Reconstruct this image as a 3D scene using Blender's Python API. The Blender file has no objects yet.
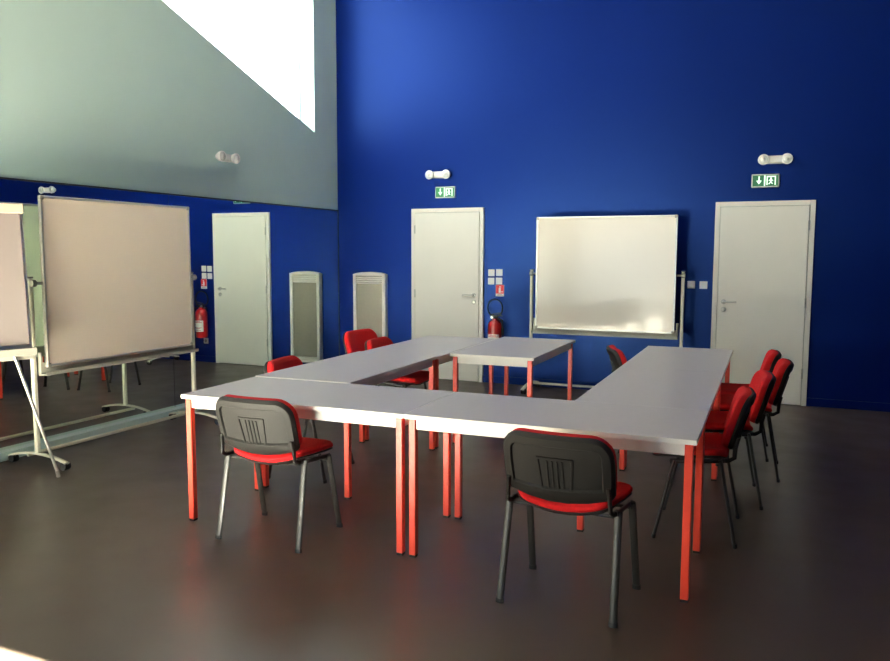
import bpy, bmesh, math, random
from mathutils import Vector, Matrix, Euler
random.seed(4)
PI = math.pi
SC = bpy.context.scene
COL = SC.collection

# ------------------------------------------------------------------ camera
F_PX, YAW, PITCH, ROLL = 782.93, .4152, -.098, .003
cd = bpy.data.cameras.new('camera'); cam = bpy.data.objects.new('camera', cd); COL.objects.link(cam)
cd.sensor_fit = 'HORIZONTAL'; cd.sensor_width = 36; cd.lens = 36*F_PX/890; cd.clip_start = .05
cy_, sy_ = math.cos(YAW), math.sin(YAW)
Fv = Vector((-sy_, cy_, 0)); Rv = Vector((cy_, sy_, 0)); Uv = Vector((0, 0, 1))
c_, s_ = math.cos(PITCH), math.sin(PITCH)
F2 = Fv*c_+Uv*s_; U2 = Uv*c_-Fv*s_
c_, s_ = math.cos(ROLL), math.sin(ROLL)
R3 = Rv*c_+U2*s_; U3 = U2*c_-Rv*s_
M = Matrix((R3, U3, -F2)).transposed().to_4x4(); M.translation = Vector((5.3494, -8.7183, 1.539))
cam.matrix_world = M
SC.camera = cam

# ------------------------------------------------------------------ light
SC.view_settings.view_transform = 'Standard'; SC.view_settings.look = 'None'
SC.view_settings.gamma = 1; SC.view_settings.use_curve_mapping = False
SC.view_settings.exposure = 1.6
w = bpy.data.worlds.new('sky'); SC.world = w; w.use_nodes = True
bg = w.node_tree.nodes['Background']
bg.inputs[0].default_value = (.97, .985, 1, 1); bg.inputs[1].default_value = 3.4
sd = bpy.data.lights.new('sun', 'SUN'); sun = bpy.data.objects.new('sun', sd); COL.objects.link(sun)
sd.energy = 560; sd.angle = .009; sd.color = (1, .90, .76)
sun.location = (0, -20, 10)
sun.rotation_euler = Vector((-.02, 1, -.531)).to_track_quat('-Z', 'Y').to_euler()

# ------------------------------------------------------------------ materials
def lin(c):
    return tuple((x/255/12.92 if x/255 <= .04045 else ((x/255+.055)/1.055)**2.4) for x in c)
def mat(name, rgb, rough=.5, metal=0, var=.0, scale=8, bump=0, bscale=200, spec=.5, rvar=0, emis=None, coat=0):
    m = bpy.data.materials.new(name); m.use_nodes = True
    nt = m.node_tree; b = nt.nodes['Principled BSDF']
    col = lin(rgb)
    b.inputs['Base Color'].default_value = (*col, 1); b.inputs['Roughness'].default_value = rough
    b.inputs['Metallic'].default_value = metal; b.inputs['Specular IOR Level'].default_value = spec
    b.inputs['Coat Weight'].default_value = coat
    tc = nt.nodes.new('ShaderNodeTexCoord')
    if var or rvar:
        n = nt.nodes.new('ShaderNodeTexNoise'); n.inputs['Scale'].default_value = scale; n.inputs['Detail'].default_value = 5
        nt.links.new(tc.outputs['Object'], n.inputs['Vector'])
        if var:
            r = nt.nodes.new('ShaderNodeMapRange'); r.inputs[1].default_value = .3; r.inputs[2].default_value = .7
            r.inputs[3].default_value = 1-var; r.inputs[4].default_value = 1+var
            nt.links.new(n.outputs[0], r.inputs[0])
            v = nt.nodes.new('ShaderNodeVectorMath'); v.operation = 'SCALE'; v.inputs[0].default_value = col
            nt.links.new(r.outputs[0], v.inputs['Scale']); nt.links.new(v.outputs[0], b.inputs['Base Color'])
        if rvar:
            r = nt.nodes.new('ShaderNodeMapRange'); r.inputs[1].default_value = .3; r.inputs[2].default_value = .7
            r.inputs[3].default_value = rough-rvar; r.inputs[4].default_value = rough+rvar
            nt.links.new(n.outputs[0], r.inputs[0]); nt.links.new(r.outputs[0], b.inputs['Roughness'])
    if bump:
        n = nt.nodes.new('ShaderNodeTexNoise'); n.inputs['Scale'].default_value = bscale
        nt.links.new(tc.outputs['Object'], n.inputs['Vector'])
        bm_ = nt.nodes.new('ShaderNodeBump'); bm_.inputs['Strength'].default_value = bump; bm_.inputs['Distance'].default_value = .002
        nt.links.new(n.outputs[0], bm_.inputs['Height']); nt.links.new(bm_.outputs[0], b.inputs['Normal'])
    if emis:
        b.inputs['Emission Color'].default_value = (*lin(rgb), 1); b.inputs['Emission Strength'].default_value = emis
    return m
MAT = dict(
    blue=mat('blue_paint', (3, 19, 84), .37, var=.05, scale=1.5, bump=.15, bscale=260, spec=.55),
    green_white=mat('pale_green_plaster', (182, 208, 203), .75, var=.02, scale=2, bump=.15, bscale=200),
    ceiling=mat('ceiling_paint', (170, 172, 170), .9, var=.02, scale=2),
    floor=mat('grey_linoleum', (76, 64, 56), .34, var=.07, scale=3.5, rvar=.05, bump=.08, bscale=90, spec=.4),
    plinth=mat('plinth_laminate', (200, 222, 216), .35, var=.02),
    door=mat('door_paint', (226, 222, 212), .42, var=.015, scale=3),
    chrome=mat('brushed_steel', (190, 188, 182), .3, 1),
    alu=mat('aluminium', (196, 196, 188), .38, .85, var=.02, scale=20),
    cream=mat('cream_powder_coat', (214, 212, 190), .4, var=.02, scale=10),
    board=mat('whiteboard_enamel', (228, 216, 198), .22, var=.012, scale=2, coat=.2),
    board_back=mat('board_back', (240, 244, 222), .6, var=.03, scale=3),
    tray=mat('grey_tray', (150, 148, 136), .5, var=.03, scale=6),
    black=mat('black_plastic', (20, 19, 17), .6, var=.05, scale=20, bump=.5, bscale=500, spec=.35),
    tube=mat('black_lacquered_tube', (34, 33, 31), .45, .0, var=.05, scale=20),
    red=mat('red_fabric', (190, 20, 25), .85, var=.06, scale=60, bump=.6, bscale=900, spec=.25),
    redmetal=mat('red_powder_coat', (234, 70, 48), .38, var=.02, scale=10),
    top=mat('grey_laminate', (184, 177, 180), .38, var=.02, scale=30, bump=.05, bscale=300),
    edge=mat('white_edge', (240, 236, 228), .45, var=.01, scale=10),
    white=mat('white_plastic', (228, 226, 222), .4, var=.01, scale=10),
    grille=mat('grille_grey', (160, 156, 142), .6, var=.03, scale=30),
    extred=mat('extinguisher_red', (176, 16, 20), .28, coat=.4, var=.02),
    signred=mat('sign_red', (215, 45, 45), .5),
    signwhite=mat('sign_white', (235, 230, 226), .5),
    exitgreen=mat('exit_green', (12, 84, 50), .4, emis=.25),
    exitwhite=mat('exit_white', (205, 245, 210), .4, emis=.55),
    lens=mat('lamp_lens', (215, 215, 210), .12, spec=.8),
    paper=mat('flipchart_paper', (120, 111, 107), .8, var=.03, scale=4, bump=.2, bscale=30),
    clamp=mat('flipchart_clamp', (184, 170, 152), .45, var=.02),
    rubber=mat('black_rubber', (20, 20, 20), .6, var=.05),
    lightgap=mat('light_joint', (150, 146, 138), .7, var=.05),
    darkgap=mat('dark_joint', (40, 44, 44), .7, var=.05),
)
MAT['blue'].node_tree.nodes['Principled BSDF'].inputs['Specular Tint'].default_value = (.12, .31, 1, 1)
m = bpy.data.materials.new('mirror_glass'); m.use_nodes = True
b = m.node_tree.nodes['Principled BSDF']
b.inputs['Base Color'].default_value = (.83, .90, .83, 1); b.inputs['Metallic'].default_value = 1
nn = m.node_tree.nodes.new('ShaderNodeTexNoise'); nn.inputs['Scale'].default_value = 2
rr = m.node_tree.nodes.new('ShaderNodeMapRange'); rr.inputs[3].default_value = .0; rr.inputs[4].default_value = .015
m.node_tree.links.new(nn.outputs[0], rr.inputs[0]); m.node_tree.links.new(rr.outputs[0], b.inputs['Roughness'])
MAT['mirror'] = m
m = bpy.data.materials.new('window_glass'); m.use_nodes = True
nt = m.node_tree; nt.nodes.clear()
o_ = nt.nodes.new('ShaderNodeOutputMaterial'); mx = nt.nodes.new('ShaderNodeMixShader'); tr = nt.nodes.new('ShaderNodeBsdfTransparent')
gl = nt.nodes.new('ShaderNodeBsdfGlossy'); gl.inputs['Roughness'].default_value = .02
tr.inputs[0].default_value = (.93, .97, .95, 1)
mx.inputs[0].default_value = .04; nt.links.new(tr.outputs[0], mx.inputs[1]); nt.links.new(gl.outputs[0], mx.inputs[2]); nt.links.new(mx.outputs[0], o_.inputs[0])
MAT['glass'] = m

# ------------------------------------------------------------------ geometry helpers
class MB:
    def __init__(s): s.bm = bmesh.new()
    def box(s, x0, x1, y0, y1, z0, z1, bev=0, rot=None, piv=None, seg=1):
        ret = bmesh.ops.create_cube(s.bm, size=1); vs = ret['verts']
        for v in vs:
            v.co = Vector(((x0+x1)/2+v.co.x*(x1-x0), (y0+y1)/2+v.co.y*(y1-y0), (z0+z1)/2+v.co.z*(z1-z0)))
        if bev:
            es = list({e for v in vs for e in v.link_edges})
            r = bmesh.ops.bevel(s.bm, geom=es, offset=bev, segments=seg, affect='EDGES', profile=.5)
            vs = list({v for f in r['faces'] for v in f.verts} | {v for v in vs if v.is_valid})
        if rot is not None:
            p = Vector(piv or ((x0+x1)/2, (y0+y1)/2, (z0+z1)/2))
            for v in vs: v.co = p + rot @ (v.co-p)
        return s
    def tube(s, pts, ra, rb=None, n=10, up=None, cap=True):
        """sweep an oval (ra along 'side', rb along 'up') along pts"""
        rb = rb or ra; pts = [Vector(p) for p in pts]; rings = []
        for i, p in enumerate(pts):
            t = (pts[min(i+1, len(pts)-1)]-pts[max(i-1, 0)]).normalized()
            u = Vector(up) if up else (Vector((0, 0, 1)) if abs(t.z) < .9 else Vector((0, 1, 0)))
            a = t.cross(u).normalized(); b_ = a.cross(t).normalized()
            rings.append([s.bm.verts.new(p+a*ra*math.cos(2*PI*k/n)+b_*rb*math.sin(2*PI*k/n)) for k in range(n)])
        for r0, r1 in zip(rings, rings[1:]):
            for k in range(n): s.bm.faces.new((r0[k], r0[(k+1) % n], r1[(k+1) % n], r1[k]))
        if cap: s.bm.faces.new(rings[0][::-1]); s.bm.faces.new(rings[-1])
        return s
    def lathe(s, prof, c=(0, 0, 0), axis='z', n=20):
        """prof: [(r, h)...]"""
        c = Vector(c); rings = []
        def P(r, h, a):
            x, y = r*math.cos(a), r*math.sin(a)
            return c+(Vector((x, y, h)) if axis == 'z' else Vector((x, -h, y)) if axis == '-y' else Vector((h, x, y)))
        for r, h in prof: rings.append([s.bm.verts.new(P(max(r, 1e-4), h, 2*PI*k/n)) for k in range(n)])
        for r0, r1 in zip(rings, rings[1:]):
            for k in range(n): s.bm.faces.new((r0[k], r0[(k+1) % n], r1[(k+1) % n], r1[k]))
        s.bm.faces.new(rings[0][::-1]); s.bm.faces.new(rings[-1])
        return s
    def pad(s, a, b, r, prof, warp, nc=6, ne=5, inner=5, rl=None):
        """rounded rectangle body: prof = [(inset, h)...] rings from one face centre to the other"""
        def ring(ins, h, sc=1):
            A, B = a-ins, b-ins; R = max(min(r-ins, A, B), .004); Q = R if rl is None else max(min(rl-ins, A, B), .004); out = []
            cs = [(A-R, B-R, 0, R), (-(A-R), B-R, PI/2, R), (-(A-Q), -(B-Q), PI, Q), (A-Q, -(B-Q), 1.5*PI, Q)]
            for i, (cx, cy, a0, R) in enumerate(cs):
                for k in range(nc+1):
                    t = a0+PI/2*k/nc; out.append((cx+R*math.cos(t), cy+R*math.sin(t)))
                nx = cs[(i+1) % 4]; p = out[-1]; q = (nx[0]+nx[3]*math.cos(nx[2]), nx[1]+nx[3]*math.sin(nx[2]))
                for k in range(1, ne): out.append((p[0]+(q[0]-p[0])*k/ne, p[1]+(q[1]-p[1])*k/ne))
            return [s.bm.verts.new(warp(x*sc, y*sc, h)) for x, y in out]
        rings = []
        i0, h0 = prof[0]; i1, h1 = prof[-1]
        for k in range(1, inner): rings.append(ring(i0, h0, k/inner))
        for i, h in prof: rings.append(ring(i, h))
        for k in range(inner-1, 0, -1): rings.append(ring(i1, h1, k/inner))
        for r0, r1 in zip(rings, rings[1:]):
            n = len(r0)
            for k in range(n): s.bm.faces.new((r0[k], r0[(k+1) % n], r1[(k+1) % n], r1[k]))
        for rg, h in ((rings[0], h0), (rings[-1], h1)):
            c = s.bm.verts.new(warp(0, 0, h)); n = len(rg)
            for k in range(n): s.bm.faces.new((rg[k], rg[(k+1) % n], c))
        return s
    def prism(s, pts, h, f):
        """polygon pts (u,v) extruded by h; f(u,v,w)->xyz"""
        lo = [s.bm.verts.new(f(u, v, 0)) for u, v in pts]; hi = [s.bm.verts.new(f(u, v, h)) for u, v in pts]
        s.bm.faces.new(lo[::-1]); s.bm.faces.new(hi); n = len(pts)
        for k in range(n): s.bm.faces.new((lo[k], lo[(k+1) % n], hi[(k+1) % n], hi[k]))
        return s
    def holed(s, outer, hole, h, f):
        O = [[s.bm.verts.new(f(u, v, w_)) for u, v in outer] for w_ in (0, h)]
        H = [[s.bm.verts.new(f(u, v, w_)) for u, v in hole] for w_ in (0, h)]
        for k in range(4):
            j = (k+1) % 4
            for L in (0, 1): s.bm.faces.new((O[L][k], O[L][j], H[L][j], H[L][k]))
            s.bm.faces.new((O[0][k], O[0][j], O[1][j], O[1][k])); s.bm.faces.new((H[0][k], H[0][j], H[1][j], H[1][k]))
        return s
    def build(s, name, m, parent=None, ang=35):
        bmesh.ops.recalc_face_normals(s.bm, faces=s.bm.faces[:])
        me = bpy.data.meshes.new(name); s.bm.to_mesh(me); s.bm.free()
        for p in me.polygons: p.use_smooth = True
        me.set_sharp_from_angle(angle=math.radians(ang))
        me.materials.append(MAT[m]); o = bpy.data.objects.new(name, me); COL.objects.link(o)
        if parent: o.parent = parent
        return o
def tag(o, label=None, cat=None, group=None, kind=None):
    for k, v in (('label', label), ('category', cat), ('group', group), ('kind', kind)):
        if v: o[k] = v
    return o
def thing(name, loc, rz=0, label=None, cat=None, group=None, kind=None):
    o = bpy.data.objects.new(name, None); COL.objects.link(o); o.empty_display_size = .1
    o.location = loc; o.rotation_euler = (0, 0, rz)
    return tag(o, label, cat, group, kind)
def copy_tree(o, parent=None):
    c = o.copy(); COL.objects.link(c)
    if parent: c.parent = parent
    for ch in [x for x in bpy.data.objects if x.parent == o]: copy_tree(ch, c)
    return c

# ------------------------------------------------------------------ the room
RX, RY, RZ = 9.0, -11.5, 6.0
f = MB().box(-.25, RX+.2, RY-.2, .2, -.12, 0).build('floor', 'floor'); tag(f, kind='structure')
c = MB().box(-.25, RX+.2, RY-.2, .2, RZ, RZ+.15).build('ceiling', 'ceiling'); tag(c, kind='structure')
wb = MB().box(-.25, RX+.2, 0, .2, 0, RZ).build('wall_back', 'blue'); tag(wb, kind='structure')
wr = MB().box(RX, RX+.2, RY, 0, 0, RZ).build('wall_right', 'blue'); tag(wr, kind='structure')
YZ = lambda u, v, w_: (-w_, u, v)
HOLE = [(-.508, 2.99), (-5.6, 4.706), (-5.6, 5.5), (-.508, 5.5)]
wl = MB().holed([(0, 0), (RY, 0), (RY, RZ), (0, RZ)], HOLE, .25, YZ).build('wall_left', 'green_white'); tag(wl, kind='structure')
XZ = lambda u, v, w_: (u, RY-w_, v)
wn = MB().holed([(0, 0), (RX, 0), (RX, RZ), (0, RZ)], [(.35, .02), (3.1, .02), (3.1, 2.62), (.35, 2.62)], .2, XZ).build('wall_front', 'blue'); tag(wn, kind='structure')
wd = thing('window_1', (0, 0, 0), kind='structure')
inner = [(-.524, 3.017), (-5.585, 4.722), (-5.585, 5.485), (-.524, 5.485)]
MB().holed(HOLE, inner, .04, lambda u, v, w_: (-.245+w_, u, v)).build('window_frame', 'white', wd)
MB().prism(inner, .01, lambda u, v, w_: (-.23+w_, u, v)).build('window_pane', 'glass', wd)
wd = thing('window_2', (0, 0, 0), kind='structure')
MB().holed([(.35, .02), (3.1, .02), (3.1, 2.62), (.35, 2.62)], [(.4, .07), (3.05, .07), (3.05, 2.57), (.4, 2.57)], .05, lambda u, v, w_: (u, RY-.12+w_, v)).build('window_frame', 'white', wd)
MB().prism([(.4, .07), (3.05, .07), (3.05, 2.57), (.4, 2.57)], .01, lambda u, v, w_: (u, RY-.1+w_, v)).build('window_pane', 'glass', wd)
# plinth under the mirror, blue skirting on the back wall
PL = MB().box(0, .085, RY, -.002, 0, .065, .004).build('baseboard_left', 'plinth'); tag(PL, kind='structure')
X1, X2, DW, DH = 1.0652, 4.5985, .9471, 2.081
tg = 0
for a0, a1 in ((.086, X1+.02), (X1+DW-.035, X2+.02), (X2+DW-.035, RX)):
    sk = MB().box(a0, a1, -.016, -.001, 0, .085, .003).build('baseboard_back', 'blue'); tag(sk, kind='structure')
tr_ = MB().box(.0, .014, RY, -.001, 2.075, 2.089).build('trim_1', 'darkgap'); tag(tr_, kind='structure')

# wall mirror in tall panels
mr = thing('wall_mirror', (0, 0, .065), label='large wall mirror covering the lower left wall above the pale plinth', cat='mirror')
ys = [-.012, -3.0, -6.0, -9.0, RY+.05]
for y1, y0 in zip(ys, ys[1:]):
    MB().box(.001, .007, y0+.002, y1-.002, .001, 2.01).build('mirror_panel', 'mirror', mr)
for y in ys[1:-1]:
    MB().box(.001, .006, y-.002, y+.002, .001, 2.01).build('joint', 'darkgap', mr)
MB().box(.0005, .012, -.012, -.004, .001, 2.01).build('edge_strip', 'darkgap', mr)

# ------------------------------------------------------------------ doors
def door(n, X, hinge_left):
    d = thing('door_%d' % n, (X, 0, 0), kind='structure')
    W, H, t, fw = DW, DH, .035, .05
    fr_ = MB()
    fr_.box(0, fw, -t, -.001, 0, H, .003); fr_.box(W-fw, W, -t, -.001, 0, H, .003); fr_.box(fw-.001, W-fw+.001, -t, -.001, H-fw, H, .003)
    fr_.build('door_frame', 'door', d)
    gapw = .004
    MB().box(fw-.002, W-fw+.002, -.012, -.001, .0, H-fw+.002).build('rebate', 'lightgap', d)
    lf = MB().box(fw+gapw, W-fw-gapw, -.042, -.0125, .008, H-fw-gapw, .003).build('door_leaf', 'door', d)
    hx = (W-fw-gapw-.06) if hinge_left else fw+gapw+.06
    s = -1 if hinge_left else 1
    h = MB(); h.lathe([(.026, 0), (.026, .007), (.022, .009)], (hx, -.042, 1.045), '-y')
    h.tube([(hx, -.05, 1.045), (hx, -.085, 1.045), (hx+s*.012, -.093, 1.045), (hx+s*.13, -.093, 1.045)], .0095, n=10, up=(0, 0, 1))
    h.build('door_handle', 'chrome', lf)
    k = MB(); k.lathe([(.026, 0), (.026, .007), (.022, .009)], (hx, -.042, .965), '-y').lathe([(.009, .009), (.009, .016)], (hx, -.042, .965), '-y'); k.build('lock_rose', 'chrome', lf)
    gx = fw+.002 if hinge_left else W-fw-.002
    for z in (.28, 1.0, 1.78):
        MB().lathe([(.009, 0), (.009, .1)], (gx, -.047, z), 'z', 10).build('hinge', 'chrome', d)
    return d
door(1, X1, True); door(2, X2, False)

# ------------------------------------------------------------------ emergency lamps and exit signs
def emergency():
    t = thing('emergency_light', (0, 0, 0))
    MB().pad(.10, .040, .018, [(.006, 0), (0, .006), (0, .035), (.010, .048), (.025, .052)], lambda x, y, h: (x, -h, y), inner=2).build('body', 'white', t)
    for s in (-1, 1):
        hd = MB().lathe([(.026, .0), (.038, .02), (.050, .045), (.055, .07), (.052, .077), (.046, .075)], (s*.108, -.008, .0), '-y', 24).build('spotlight_head', 'white', t)
        MB().lathe([(.045, .072), (.034, .080), (.013, .084), (.001, .085)], (s*.108, -.008, .0), '-y', 24).build('lens', 'lens', hd)
        MB().lathe([(.018, .081), (.014, .089), (.002, .091)], (s*.108, -.008, .0), '-y', 16).build('bulb', 'chrome', hd)
    return t
e = emergency(); e.location = (1.435, 0, 2.478)
tag(e, 'white twin spotlight emergency lamp above the door beside the fire extinguisher', 'lamp', 'twin spotlight emergency lamps')
e2 = copy_tree(e); e2.location = (5.155, 0, 2.491)
tag(e2, 'white twin spotlight emergency lamp high above the right-hand door', 'lamp')
e3 = copy_tree(e); e3.location = (0, -2.2, 2.505); e3.rotation_euler = (0, 0, PI/2)
tag(e3, 'white twin spotlight emergency lamp on the pale green wall below the window', 'lamp')

def exit_sign():
    t = thing('exit_sign', (0, 0, 0)); W, H = .132, .068
    MB().box(-W, W, -.032, -.001, -H, H, .005).build('housing', 'alu', t)
    MB().box(-W+.012, W-.012, -.035, -.0325, -H+.013, H-.013, .001).build('green_panel', 'exitgreen', t)
    P = lambda u, v, w_: (u, -.0355-w_, v)
    a = MB()
    a.prism([(-.066, .045), (-.054, .045), (-.054, .002), (-.034, .002), (-.06, -.036), (-.086, .002), (-.066, .002)], .0015, P)
    a.build('arrow', 'exitwhite', t)
    MB().prism([(-.012, -.052), (.0, -.052), (.0, .052), (-.012, .052)], .0015, P).build('bar', 'exitwhite', t)
    mdr = MB()
    mdr.prism([(.012, -.045), (.022, -.045), (.022, .035), (.088, .035), (.088, -.045), (.098, -.045), (.098, .045), (.012, .045)], .0015, P)
    mdr.prism([(.052+.009*math.cos(k*PI/4), .022+.009*math.sin(k*PI/4)) for k in range(8)], .0015, P)
    mdr.prism([(.044, .012), (.062, .012), (.074, -.002), (.068, -.006), (.06, .002), (.057, -.012), (.072, -.03), (.066, -.036), (.05, -.02), (.04, -.036), (.028, -.036), (.028, -.030), (.036, -.028), (.046, -.01), (.044, .002), (.034, -.006), (.03, -.001)], .0015, P)
    mdr.build('running_figure', 'exitwhite', t)
    return t
s1 = exit_sign(); s1.location = (1.515, 0, 2.27)
tag(s1, 'small green emergency exit sign over the door beside the fire extinguisher', 'sign', 'green exit signs')
s2 = copy_tree(s1); s2.location = (5.07, 0, 2.285)
tag(s2, 'small green emergency exit sign over the right-hand door', 'sign')

# ------------------------------------------------------------------ switches, socket, notice, extinguisher
def switch():
    t = thing('light_switch', (0, 0, 0))
    MB().box(-.04, .04, -.010, -.001, -.04, .04, .003).build('cover_plate', 'white', t)
    MB().box(-.026, .026, -.0145, -.0105, -.026, .026, .002).build('rocker', 'white', t)
    return t
sw0 = None
for (x, z, lb) in ((2.105, 1.315, 'white light switch beside the left door, upper left of the block of four'),
                   (2.205, 1.318, 'white light switch beside the left door, upper right of the block of four'),
                   (2.103, 1.215, 'white light switch beside the left door, lower left of the block of four'),
                   (2.203, 1.218, 'white light switch beside the left door, just above the red notice'),
                   (4.377, 1.214, 'white light switch between whiteboard and right-hand door, nearer the whiteboard'),
                   (4.503, 1.214, 'white light switch between whiteboard and right-hand door, nearer the door')):
    s = switch() if sw0 is None else copy_tree(sw0)
    sw0 = sw0 or s
    s.location = (x, 0, z); tag(s, lb, 'switch', 'white light switches on the blue wall')
so = thing('wall_socket', (2.2, 0, .30), label='white power socket low on the blue wall under the fire extinguisher', cat='socket')
MB().box(-.04, .04, -.010, -.001, -.04, .04, .003).build('cover_plate', 'white', so)
MB().lathe([(.022, 0), (.022, .003)], (0, -.0105, 0), '-y').build('socket_well', 'tray', so)
no = thing('safety_notice', (2.213, 0, 1.105), label='red and white fire extinguisher notice below the light switches', cat='sign')
MB().box(-.052, .052, -.004, -.001, -.068, .068).build('white_panel', 'signwhite', no)
MB().box(-.050, .050, -.006, -.0045, -.035, .066).build('red_panel', 'signred', no)
P = lambda u, v, w_: (u, -.0065-w_, v)
g = MB(); g.prism([(-.013, -.025), (.013, -.025), (.013, .028), (.006, .036), (-.006, .036), (-.013, .028)], .001, P); g.prism([(-.006, .04), (.018, .04), (.018, .048), (-.006, .052)], .001, P)
g.prism([(.022, -.02), (.036, -.02), (.036, -.006), (.022, -.006)], .001, P)
g.build('extinguisher_symbol', 'signwhite', no)
g = MB(); g.box(-.03, .03, -.0055, -.0045, -.05, -.044); g.box(-.04, .04, -.0055, -.0045, -.06, -.055); g.build('small_print', 'tray', no)

ex = thing('fire_extinguisher', (2.19, 0, .355), label='red fire extinguisher with black hose hanging on the blue wall', cat='extinguisher')
MB().lathe([(.05, 0), (.078, .008), (.082, .03), (.082, .36), (.078, .40), (.055, .435), (.03, .45), (.03, .47)], (0, -.1, 0), 'z', 28).build('cylinder', 'extred', ex)
lbm = MB()
for (z0, z1) in ((.10, .27),):
    rs = []
    for z in (z0, z1):
        rs.append([lbm.bm.verts.new((.0828*math.sin(a), -.1-.0828*math.cos(a), z)) for a in [(-1.0+.2*i) for i in range(11)]])
    for k in range(10): lbm.bm.faces.new((rs[0][k], rs[0][k+1], rs[1][k+1], rs[1][k]))
lb_ = lbm.build('paper_label', 'signwhite', ex)
g = MB()
for z, a in ((.115, .6), (.14, .45), (.155, .7), (.235, .8), (.25, .5)):
    vs = [[g.bm.verts.new((.0835*math.sin(t), -.1-.0835*math.cos(t), zz)) for t in [-a+a*.2*i for i in range(11)]] for zz in (z, z+.008)]
    for k in range(10): g.bm.faces.new((vs[0][k], vs[0][k+1], vs[1][k+1], vs[1][k]))
g = g.build('label_print', 'extred', lb_); g['kind'] = 'stuff'
g = MB(); g.lathe([(.022, .47), (.022, .50)], (0, -.1, 0)); g.box(-.03, .09, -.112, -.088, .50, .512, .003); g.box(-.03, .085, -.11, -.09, .522, .532, .003, rot=Matrix.Rotation(-.18, 3, 'Y'), piv=(-.03, -.1, .525)); g.box(-.036, -.02, -.112, -.088, .475, .53, .002)
g.build('valve_handle', 'tube', ex)
g = MB(); g.lathe([(.017, 0), (.017, .012)], (-.03, -.12, .485), '-y', 14); g.build('gauge', 'chrome', ex)
pts = []
for i in range(26):
    a = -2.2+i*(2*PI*.93/25); pts.append((-.005+.098*math.cos(a+.35), -.1+.002*i-.02, .60+.115*math.sin(a+.35)))
pts = [(.0, -.1, .49)]+pts+[(.10, -.12, .45), (.105, -.125, .33)]
MB().tube(pts, .010, n=8).build('hose', 'rubber', ex)
MB().tube([(.105, -.125, .35), (.107, -.126, .26)], .017, .014, n=10).build('nozzle', 'rubber', ex)
MB().box(-.02, .02, -.03, -.001, .30, .46, .003).build('wall_bracket', 'tube', ex)
ex.scale.z = .91

# ------------------------------------------------------------------ radiator
ra = thing('wall_radiator', (.2602+.230, 0, .09), label='tall white panel radiator with grey grille on the blue wall', cat='radiator')
HW, RH, RD = .230, 1.215, .08
g = MB()
for sx in (-1, 1):
    xa, xb = sorted((sx*HW, sx*(HW-.045))); g.box(xa, xb, -RD, -.001, .0, RH-.03, .006, seg=2)
g.build('side_frame', 'edge', ra)
cap_ = MB()
n = 14; arc = [(-HW+2*HW*k/n, RH-.03+.03*math.sin(PI*k/n)**.7) for k in range(n+1)]
cap_.prism([(-HW, RH-.045)]+arc+[(HW, RH-.045)], RD-.002, lambda u, v, w_: (u, -w_-.002, v)).build('top_cap', 'edge', ra)
for k in range(4):
    z = RH-.062-k*.024
    MB().box(-HW+.045, HW-.045, -RD+.004, -.02, z-.008, z+.009, .003, rot=Matrix.Rotation(.35, 3, 'X')).build('louvre_slat', 'edge', ra)
MB().box(-HW+.044, HW-.044, -.02, -.003, .02, RH-.046).build('back_plate', 'edge', ra)
gp = MB().box(-HW+.045, HW-.045, -RD+.014, -.021, .09, RH-.15, .002).build('grille_panel', 'grille', ra)
g = MB()
for i in range(26):
    x = -HW+.055+i*(2*HW-.11)/25; g.box(x-.0022, x+.0022, -RD+.0095, -RD+.0138, .095, RH-.155)
o = g.build('grille_bars', 'grille', gp); o['kind'] = 'stuff'
for z in (.012, .05):
    MB().box(-HW+.045, HW-.045, -RD+.003, -.021, z, z+.030, .003).build('bottom_rail', 'edge', ra)

# ------------------------------------------------------------------ tables
TH = .0228
E1 = Vector((math.cos(TH), math.sin(TH), 0)); E2 = Vector((-math.sin(TH), math.cos(TH), 0)); TO = Vector((2.2124, -5.3179, 0))
def T(s, r): return TO+E1*s+E2*r
def table():
    L, W = 1.396, .698
    t = thing('meeting_table', (0, 0, 0))
    MB().box(-L/2, L/2, -W/2, W/2, .718, .7405, .0015).build('tabletop', 'edge', t)
    MB().box(-L/2+.0006, L/2-.0006, -W/2+.0006, W/2-.0006, .7405, .7412).build('laminate_surface', 'top', t)
    ix, iy, q = .016, .02, .036
    for s in (-1, 1):
        xa, xb = sorted((s*(L/2-ix-q), s*(L/2-ix)))
        MB().box(xa+.012, xb-.012, -W/2+iy+q, W/2-iy-q, .662, .7175, .002).build('end_apron', 'edge', t)
        ya, yb = sorted((s*(W/2-iy-.008), s*(W/2-iy-q+.006)))
        MB().box(-L/2+ix+q, L/2-ix-q, ya, yb, .662, .7175, .002).build('side_apron', 'edge', t)
        for s2 in (-1, 1):
            yc, yd = sorted((s2*(W/2-iy-q), s2*(W/2-iy)))
            lg = MB().box(xa, xb, yc, yd, .012, .7175, .003).build('leg', 'redmetal', t)
            MB().box(xa+.001, xb-.001, yc+.001, yd-.001, .0, .012, .002).build('foot_cap', 'rubber', lg)
    return t
t0 = table()
TABS = [((.7, .35), 0, 'grey meeting table at the front left, behind the left black-backed chair'),
        ((2.1, .35), 0, 'grey meeting table at the front right, with the nearest chair drawn up to it'),
        ((.35, 1.4), 1, 'grey meeting table on the left side, nearer one, joining the front row'),
        ((.35, 2.8), 1, 'grey meeting table on the left side, farther one, towards the left door'),
        ((2.45, 1.4), 1, 'grey meeting table on the right side, nearer one, beside the row of four chairs'),
        ((2.45, 2.8), 1, 'grey meeting table on the right side, farther one, before the right-hand door'),
        ((1.06, 3.0), 1, 'grey meeting table with red legs inside the ring, in front of the fire extinguisher')]
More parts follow.
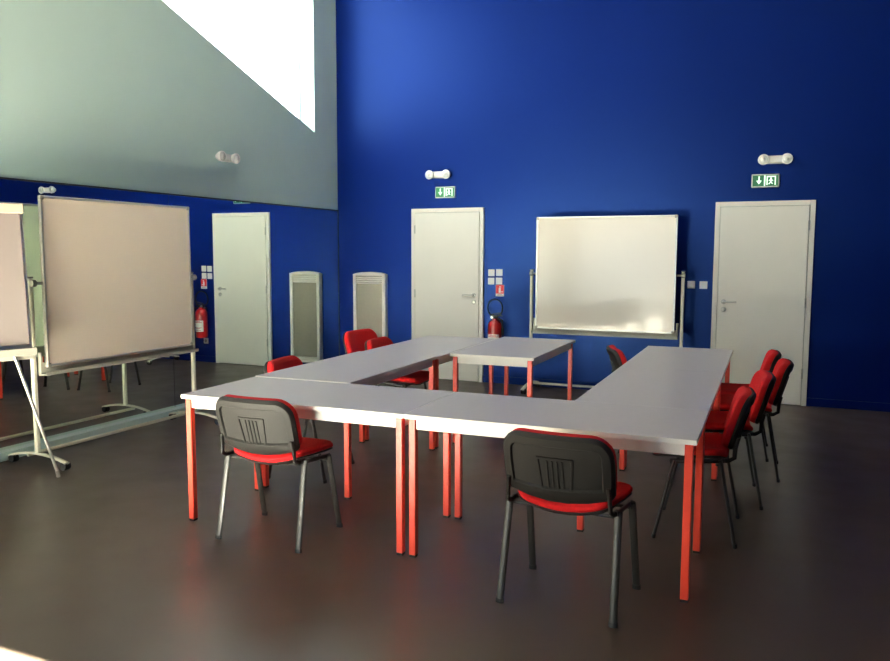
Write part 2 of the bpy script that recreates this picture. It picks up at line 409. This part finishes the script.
for i, ((s, r), rot, lb) in enumerate(TABS):
    t = t0 if i == 0 else copy_tree(t0)
    p = T(s, r); t.location = (p.x, p.y, 0); t.rotation_euler = (0, 0, TH+(PI/2 if rot else 0)); t.scale.z = 1.008 if i == 2 else 1
    tag(t, lb, 'table', 'grey meeting tables set in a ring')

# ------------------------------------------------------------------ chairs
def chair():
    t = thing('stacking_chair', (0, 0, 0))
    # side frames: facing +y, feet at +-.21
    for s in (-1, 1):
        for q in (-1, 1):
            zt = .462 if q < 0 else .44
            lg = MB().tube([(s*.244, q*.115, zt), (s*.2445, q*.122, zt-.02), (s*.254, q*.208+.004, .008)], .0175, .0095, n=12, up=(0, 1, 0)).build('leg', 'tube', t)
            MB().tube([(s*.2535, q*.2075+.004, .02), (s*.2545, q*.2095+.004, .0)], .0195, .0115, n=12, up=(0, 1, 0)).build('foot_cap', 'rubber', lg)
        MB().tube([(s*.236, -.14, .458), (s*.236, -.10, .452), (s*.236, .10, .432), (s*.236, .14, .43)], .0085, .012, n=10).build('side_rail', 'tube', t)
    for y, z in ((-.10, .432), (.11, .415)):
        MB().tube([(-.24, y, z), (.24, y, z)], .008, n=8).build('cross_rail', 'tube', t)
    def seatw(x, y, h):
        k = max(0, min(1, (.10-y)/.26))
        dip = (-.046*(1-(x/.235)**2)+.016)*k*k                       # rear corners high, rear middle low
        front = -.035*max(0, (y-.10)/.12)**2
        return (x*(1-.06*k), y+.047, .462+h+dip+front)
    MB().pad(.234, .197, .080, [(.03, .0), (.006, .004), (0, .014), (.002, .026), (.014, .038), (.04, .043)], seatw).build('seat', 'red', t)
    MB().pad(.235, .198, .080, [(.06, -.014), (.02, -.014), (.002, -.002), (.004, .002), (.03, .002)], seatw).build('seat_shell', 'black', t)
    # backrest, leaning back; local u = width, v = height, h = towards the sitter
    def backw(x, z, h):
        curve = .032*(x/.24)**2
        wf = 1-.02*max(0, -z/.16)-.06*max(0, z/.14)**2
        if z < 0: z -= .042*(1-(x/.24)**2)*(z/-.14)**2               # bottom edge bulges down in the middle
        lean = -.29*z
        return (x*wf, -.225+lean+curve+h, .659+z+h*.27)
    MB().pad(.246, .134, .088, [(.012, .0), (.004, .004), (.0, .014), (.003, .036), (.016, .050), (.045, .057)], backw, rl=.045).build('backrest', 'red', t)
    sh = MB().pad(.245, .134, .078, [(.060, -.010), (.050, -.010), (.043, -.020), (.012, -.019), (0, -.006), (.0, .005), (.008, .008), (.03, .006)], backw, inner=6, rl=.022).build('back_shell', 'black', t)
    rp = MB().pad(.075, .082, .006, [(.014, -.0105), (.012, -.0105), (.009, -.016), (.001, -.016), (0, -.009), (.01, -.008)], lambda x, z, h: backw(x*(1+.12*z/.086), z-.044, h), nc=2, inner=3).build('rib_panel', 'black', sh)
    for k in range(4):
        x0 = -.033+k*.022
        MB().tube([backw(x0, zz, -.012) for zz in (-.108, -.08, -.05, -.01, .022)], .0045, .004, n=6, up=(0, 1, 0)).build('rib', 'black', rp)
    for s in (-1, 1):
        MB().tube([(s*.232, -.10, .455), (s*.230, -.155, .457), (s*.228, -.185, .475), (s*.224, -.188, .53), (s*.220, -.200, .58)], .012, .009, n=10, up=(1, 0, 0)).build('back_bracket', 'black', t)
    return t
c0 = chair()
def rot(deg): return math.radians(deg)
# (x, y, rotation of the +y facing chair, label)
CH = [(2.825, -5.245, 1, 'black-backed red chair at the front left table, seen from behind'),
      (4.492, -5.372, -3, 'nearest red chair with ribbed black back, at the front right table'),
      (2.29, -4.12, -81, 'red chair tucked to the left tables, nearest the front row'),
      (1.745, -2.16, -97, 'red chair standing back from the left tables, in front of the radiator'),
      (2.275, -2.70, -85, 'red chair pushed under the far left table, just right of the chair by the radiator'),
      (4.29, -2.40, -70, 'lone red chair inside the ring, its black back towards the far rolling whiteboard'),
      (4.925, -4.20, 92, 'red chair on the right side, nearest the camera of the row of four'),
      (5.01, -3.49, 97, 'red chair on the right side, second from the camera in the row of four'),
      (5.115, -2.80, 92, 'red chair on the right side, third from the camera and drawn back farthest'),
      (5.03, -2.26, 92, 'red chair on the right side, farthest from the camera in the row of four')]
for i, (x, y, r, lb) in enumerate(CH):
    t = c0 if i == 0 else copy_tree(c0)
    t.location = (x, y, 0); t.rotation_euler = (0, 0, rot(r)); tag(t, lb, 'chair', 'red stacking chairs around the tables')

# ------------------------------------------------------------------ rolling whiteboards (board faces -y, centre at origin)
def rolling_board(z0, z1, pole, ph):
    t = thing('rolling_whiteboard', (0, 0, 0)); W = .75
    bd = MB().box(-W+.012, W-.012, -.011, .003, z0+.012, z1-.012).build('writing_surface', 'board', t)
    MB().box(-W+.012, W-.012, .0035, .008, z0+.012, z1-.012).build('back_panel', 'board_back', t)
    f_ = MB()
    f_.box(-W+.02, W-.02, -.017, .012, z0, z0+.018, .003); f_.box(-W+.02, W-.02, -.017, .012, z1-.018, z1, .003)
    f_.box(-W, -W+.018, -.017, .012, z0+.02, z1-.02, .003); f_.box(W-.018, W, -.017, .012, z0+.02, z1-.02, .003)
    f_.build('board_frame', 'alu', t)
    for sx in (-1, 1):
        for zc in (z0, z1):
            xa, xb = sorted((sx*(W+.002), sx*(W-.032))); za, zb = (zc-.002, zc+.032) if zc == z0 else (zc-.032, zc+.002)
            MB().box(xa, xb, -.0195, .014, za, zb, .009, seg=2).build('corner_cap', 'tray', t)
    # pen tray below the board
    g = MB(); g.box(-W-.035, W+.035, .0145, .03, z0-.055, z0+.035, .002); g.box(-W-.035, W+.035, -.04, .014, z0-.055, z0-.045, .002); g.box(-W-.035, W+.035, -.045, -.0405, z0-.055, z0-.028, .001)
    g.build('pen_tray', 'tray', t)
    for sx in (-1, 1):
        xa, xb = sorted((sx*(W+.036), sx*(W+.012)))
        MB().box(xa, xb, .016, .042, z0-.06, z0+.11, .004).build('tray_bracket', 'tray', t)
        x = sx*pole
        st = MB().box(x-.016, x+.016, .03, .066, .085, ph, .006).build('pole', 'cream', t)
        MB().box(x-.018, x+.018, .028, .068, ph, ph+.012, .004).build('pole_cap', 'tray', st)
        pv = MB(); xa, xb = sorted((x, sx*(W-.004))); pv.tube([(x, .045, ph-.035), (sx*(W-.002), .0, ph-.035)], .011, n=12)
        pv.lathe([(.024, 0), (.026, .01), (.026, .03), (.02, .036)], (x-.012, .020, ph-.035), 'x', 18)
        pv.build('pivot_clamp', 'tray', t)
        ft = MB(); ps = []
        for k in range(9):
            u = -1+2*k/8; ps.append((x, .048+.29*u, .092-.04*u*u))
        ft.tube(ps, .022, .009, n=10, up=(0, 0, 1)).build('curved_foot', 'cream', t)
        for u in (-1, 1):
            y = .048+u*.265
            cs = MB(); cs.lathe([(.02, -.012), (.028, -.01), (.03, 0), (.028, .01), (.02, .012)], (x-.008, y, .030), 'x', 18); cs.lathe([(.02, -.012), (.028, -.01), (.03, 0), (.028, .01), (.02, .012)], (x+.020, y, .030), 'x', 18)
            cs.box(x-.006, x+.018, y-.015, y+.015, .03, .062, .003)
            cs.build('caster', 'rubber', t)
    MB().box(-pole, pole, .145, .170, .058, .082, .004).build('floor_crossbar', 'cream', t)
    return t
rb = rolling_board(.715, 1.94, .815, 1.355)
rb.location = (3.516, -.36, 0)
tag(rb, 'rolling whiteboard against the blue back wall between the two doors', 'whiteboard', 'whiteboards on wheeled stands')
r2 = copy_tree(rb); r2.location = (.474, -4.018, 0); r2.rotation_euler = (0, 0, PI/2)
tag(r2, 'large rolling whiteboard in front of the mirror at the left', 'whiteboard')

# ------------------------------------------------------------------ flipchart at the left edge
fc = thing('flipchart', (.675, -5.03, 0), label='flipchart easel with paper pad cut off by the left edge of the photo', cat='flipchart')
fc.rotation_euler = (0, 0, math.atan2(.915, .403)+PI)       # local +x runs from the right edge towards the camera
# local: board from x=0 to .7, facing local +y (into the room)
lean = Matrix.Rotation(.105, 3, 'X'); PV = (0, 0, .87)
def FB(x0, x1, y0, y1, z0, z1, bev=0): return MB().box(x0, x1, y0, y1, z0, z1, bev, rot=lean, piv=PV)
FB(0, .70, -.012, .006, .87, 1.85, .003).build('back_board', 'alu', fc)
FB(.02, .68, .0065, .018, .92, 1.815, .001).build('paper_pad', 'paper', fc)
FB(-.004, .704, -.014, .034, 1.80, 1.868, .006).build('paper_clamp', 'clamp', fc)
g = MB()
g.box(-.006, .706, .0065, .075, .845, .86, .003, rot=lean, piv=PV); g.box(-.006, .706, .072, .078, .845, .895, .002, rot=lean, piv=PV); g.box(-.006, .706, -.014, .006, .82, .869, .002, rot=lean, piv=PV)
g.build('pen_ledge', 'tray', fc)
for (xa, xb) in ((.12, -.10), (.58, .80)):
    lg = MB().tube([(xa, .03, .85), (xb, .085, .02)], .011, n=12).build('leg', 'alu', fc)
    MB().tube([(xb+(xa-xb)*.03, .083, .045), (xb, .085, .0)], .014, n=12).build('rubber_foot', 'tray', lg)
lg = MB().tube([(.35, -.03, 1.5), (.35, -.42, .02)], .011, n=12).build('leg', 'alu', fc)
MB().tube([(.35, -.413, .045), (.35, -.42, .0)], .014, n=12).build('rubber_foot', 'tray', lg)
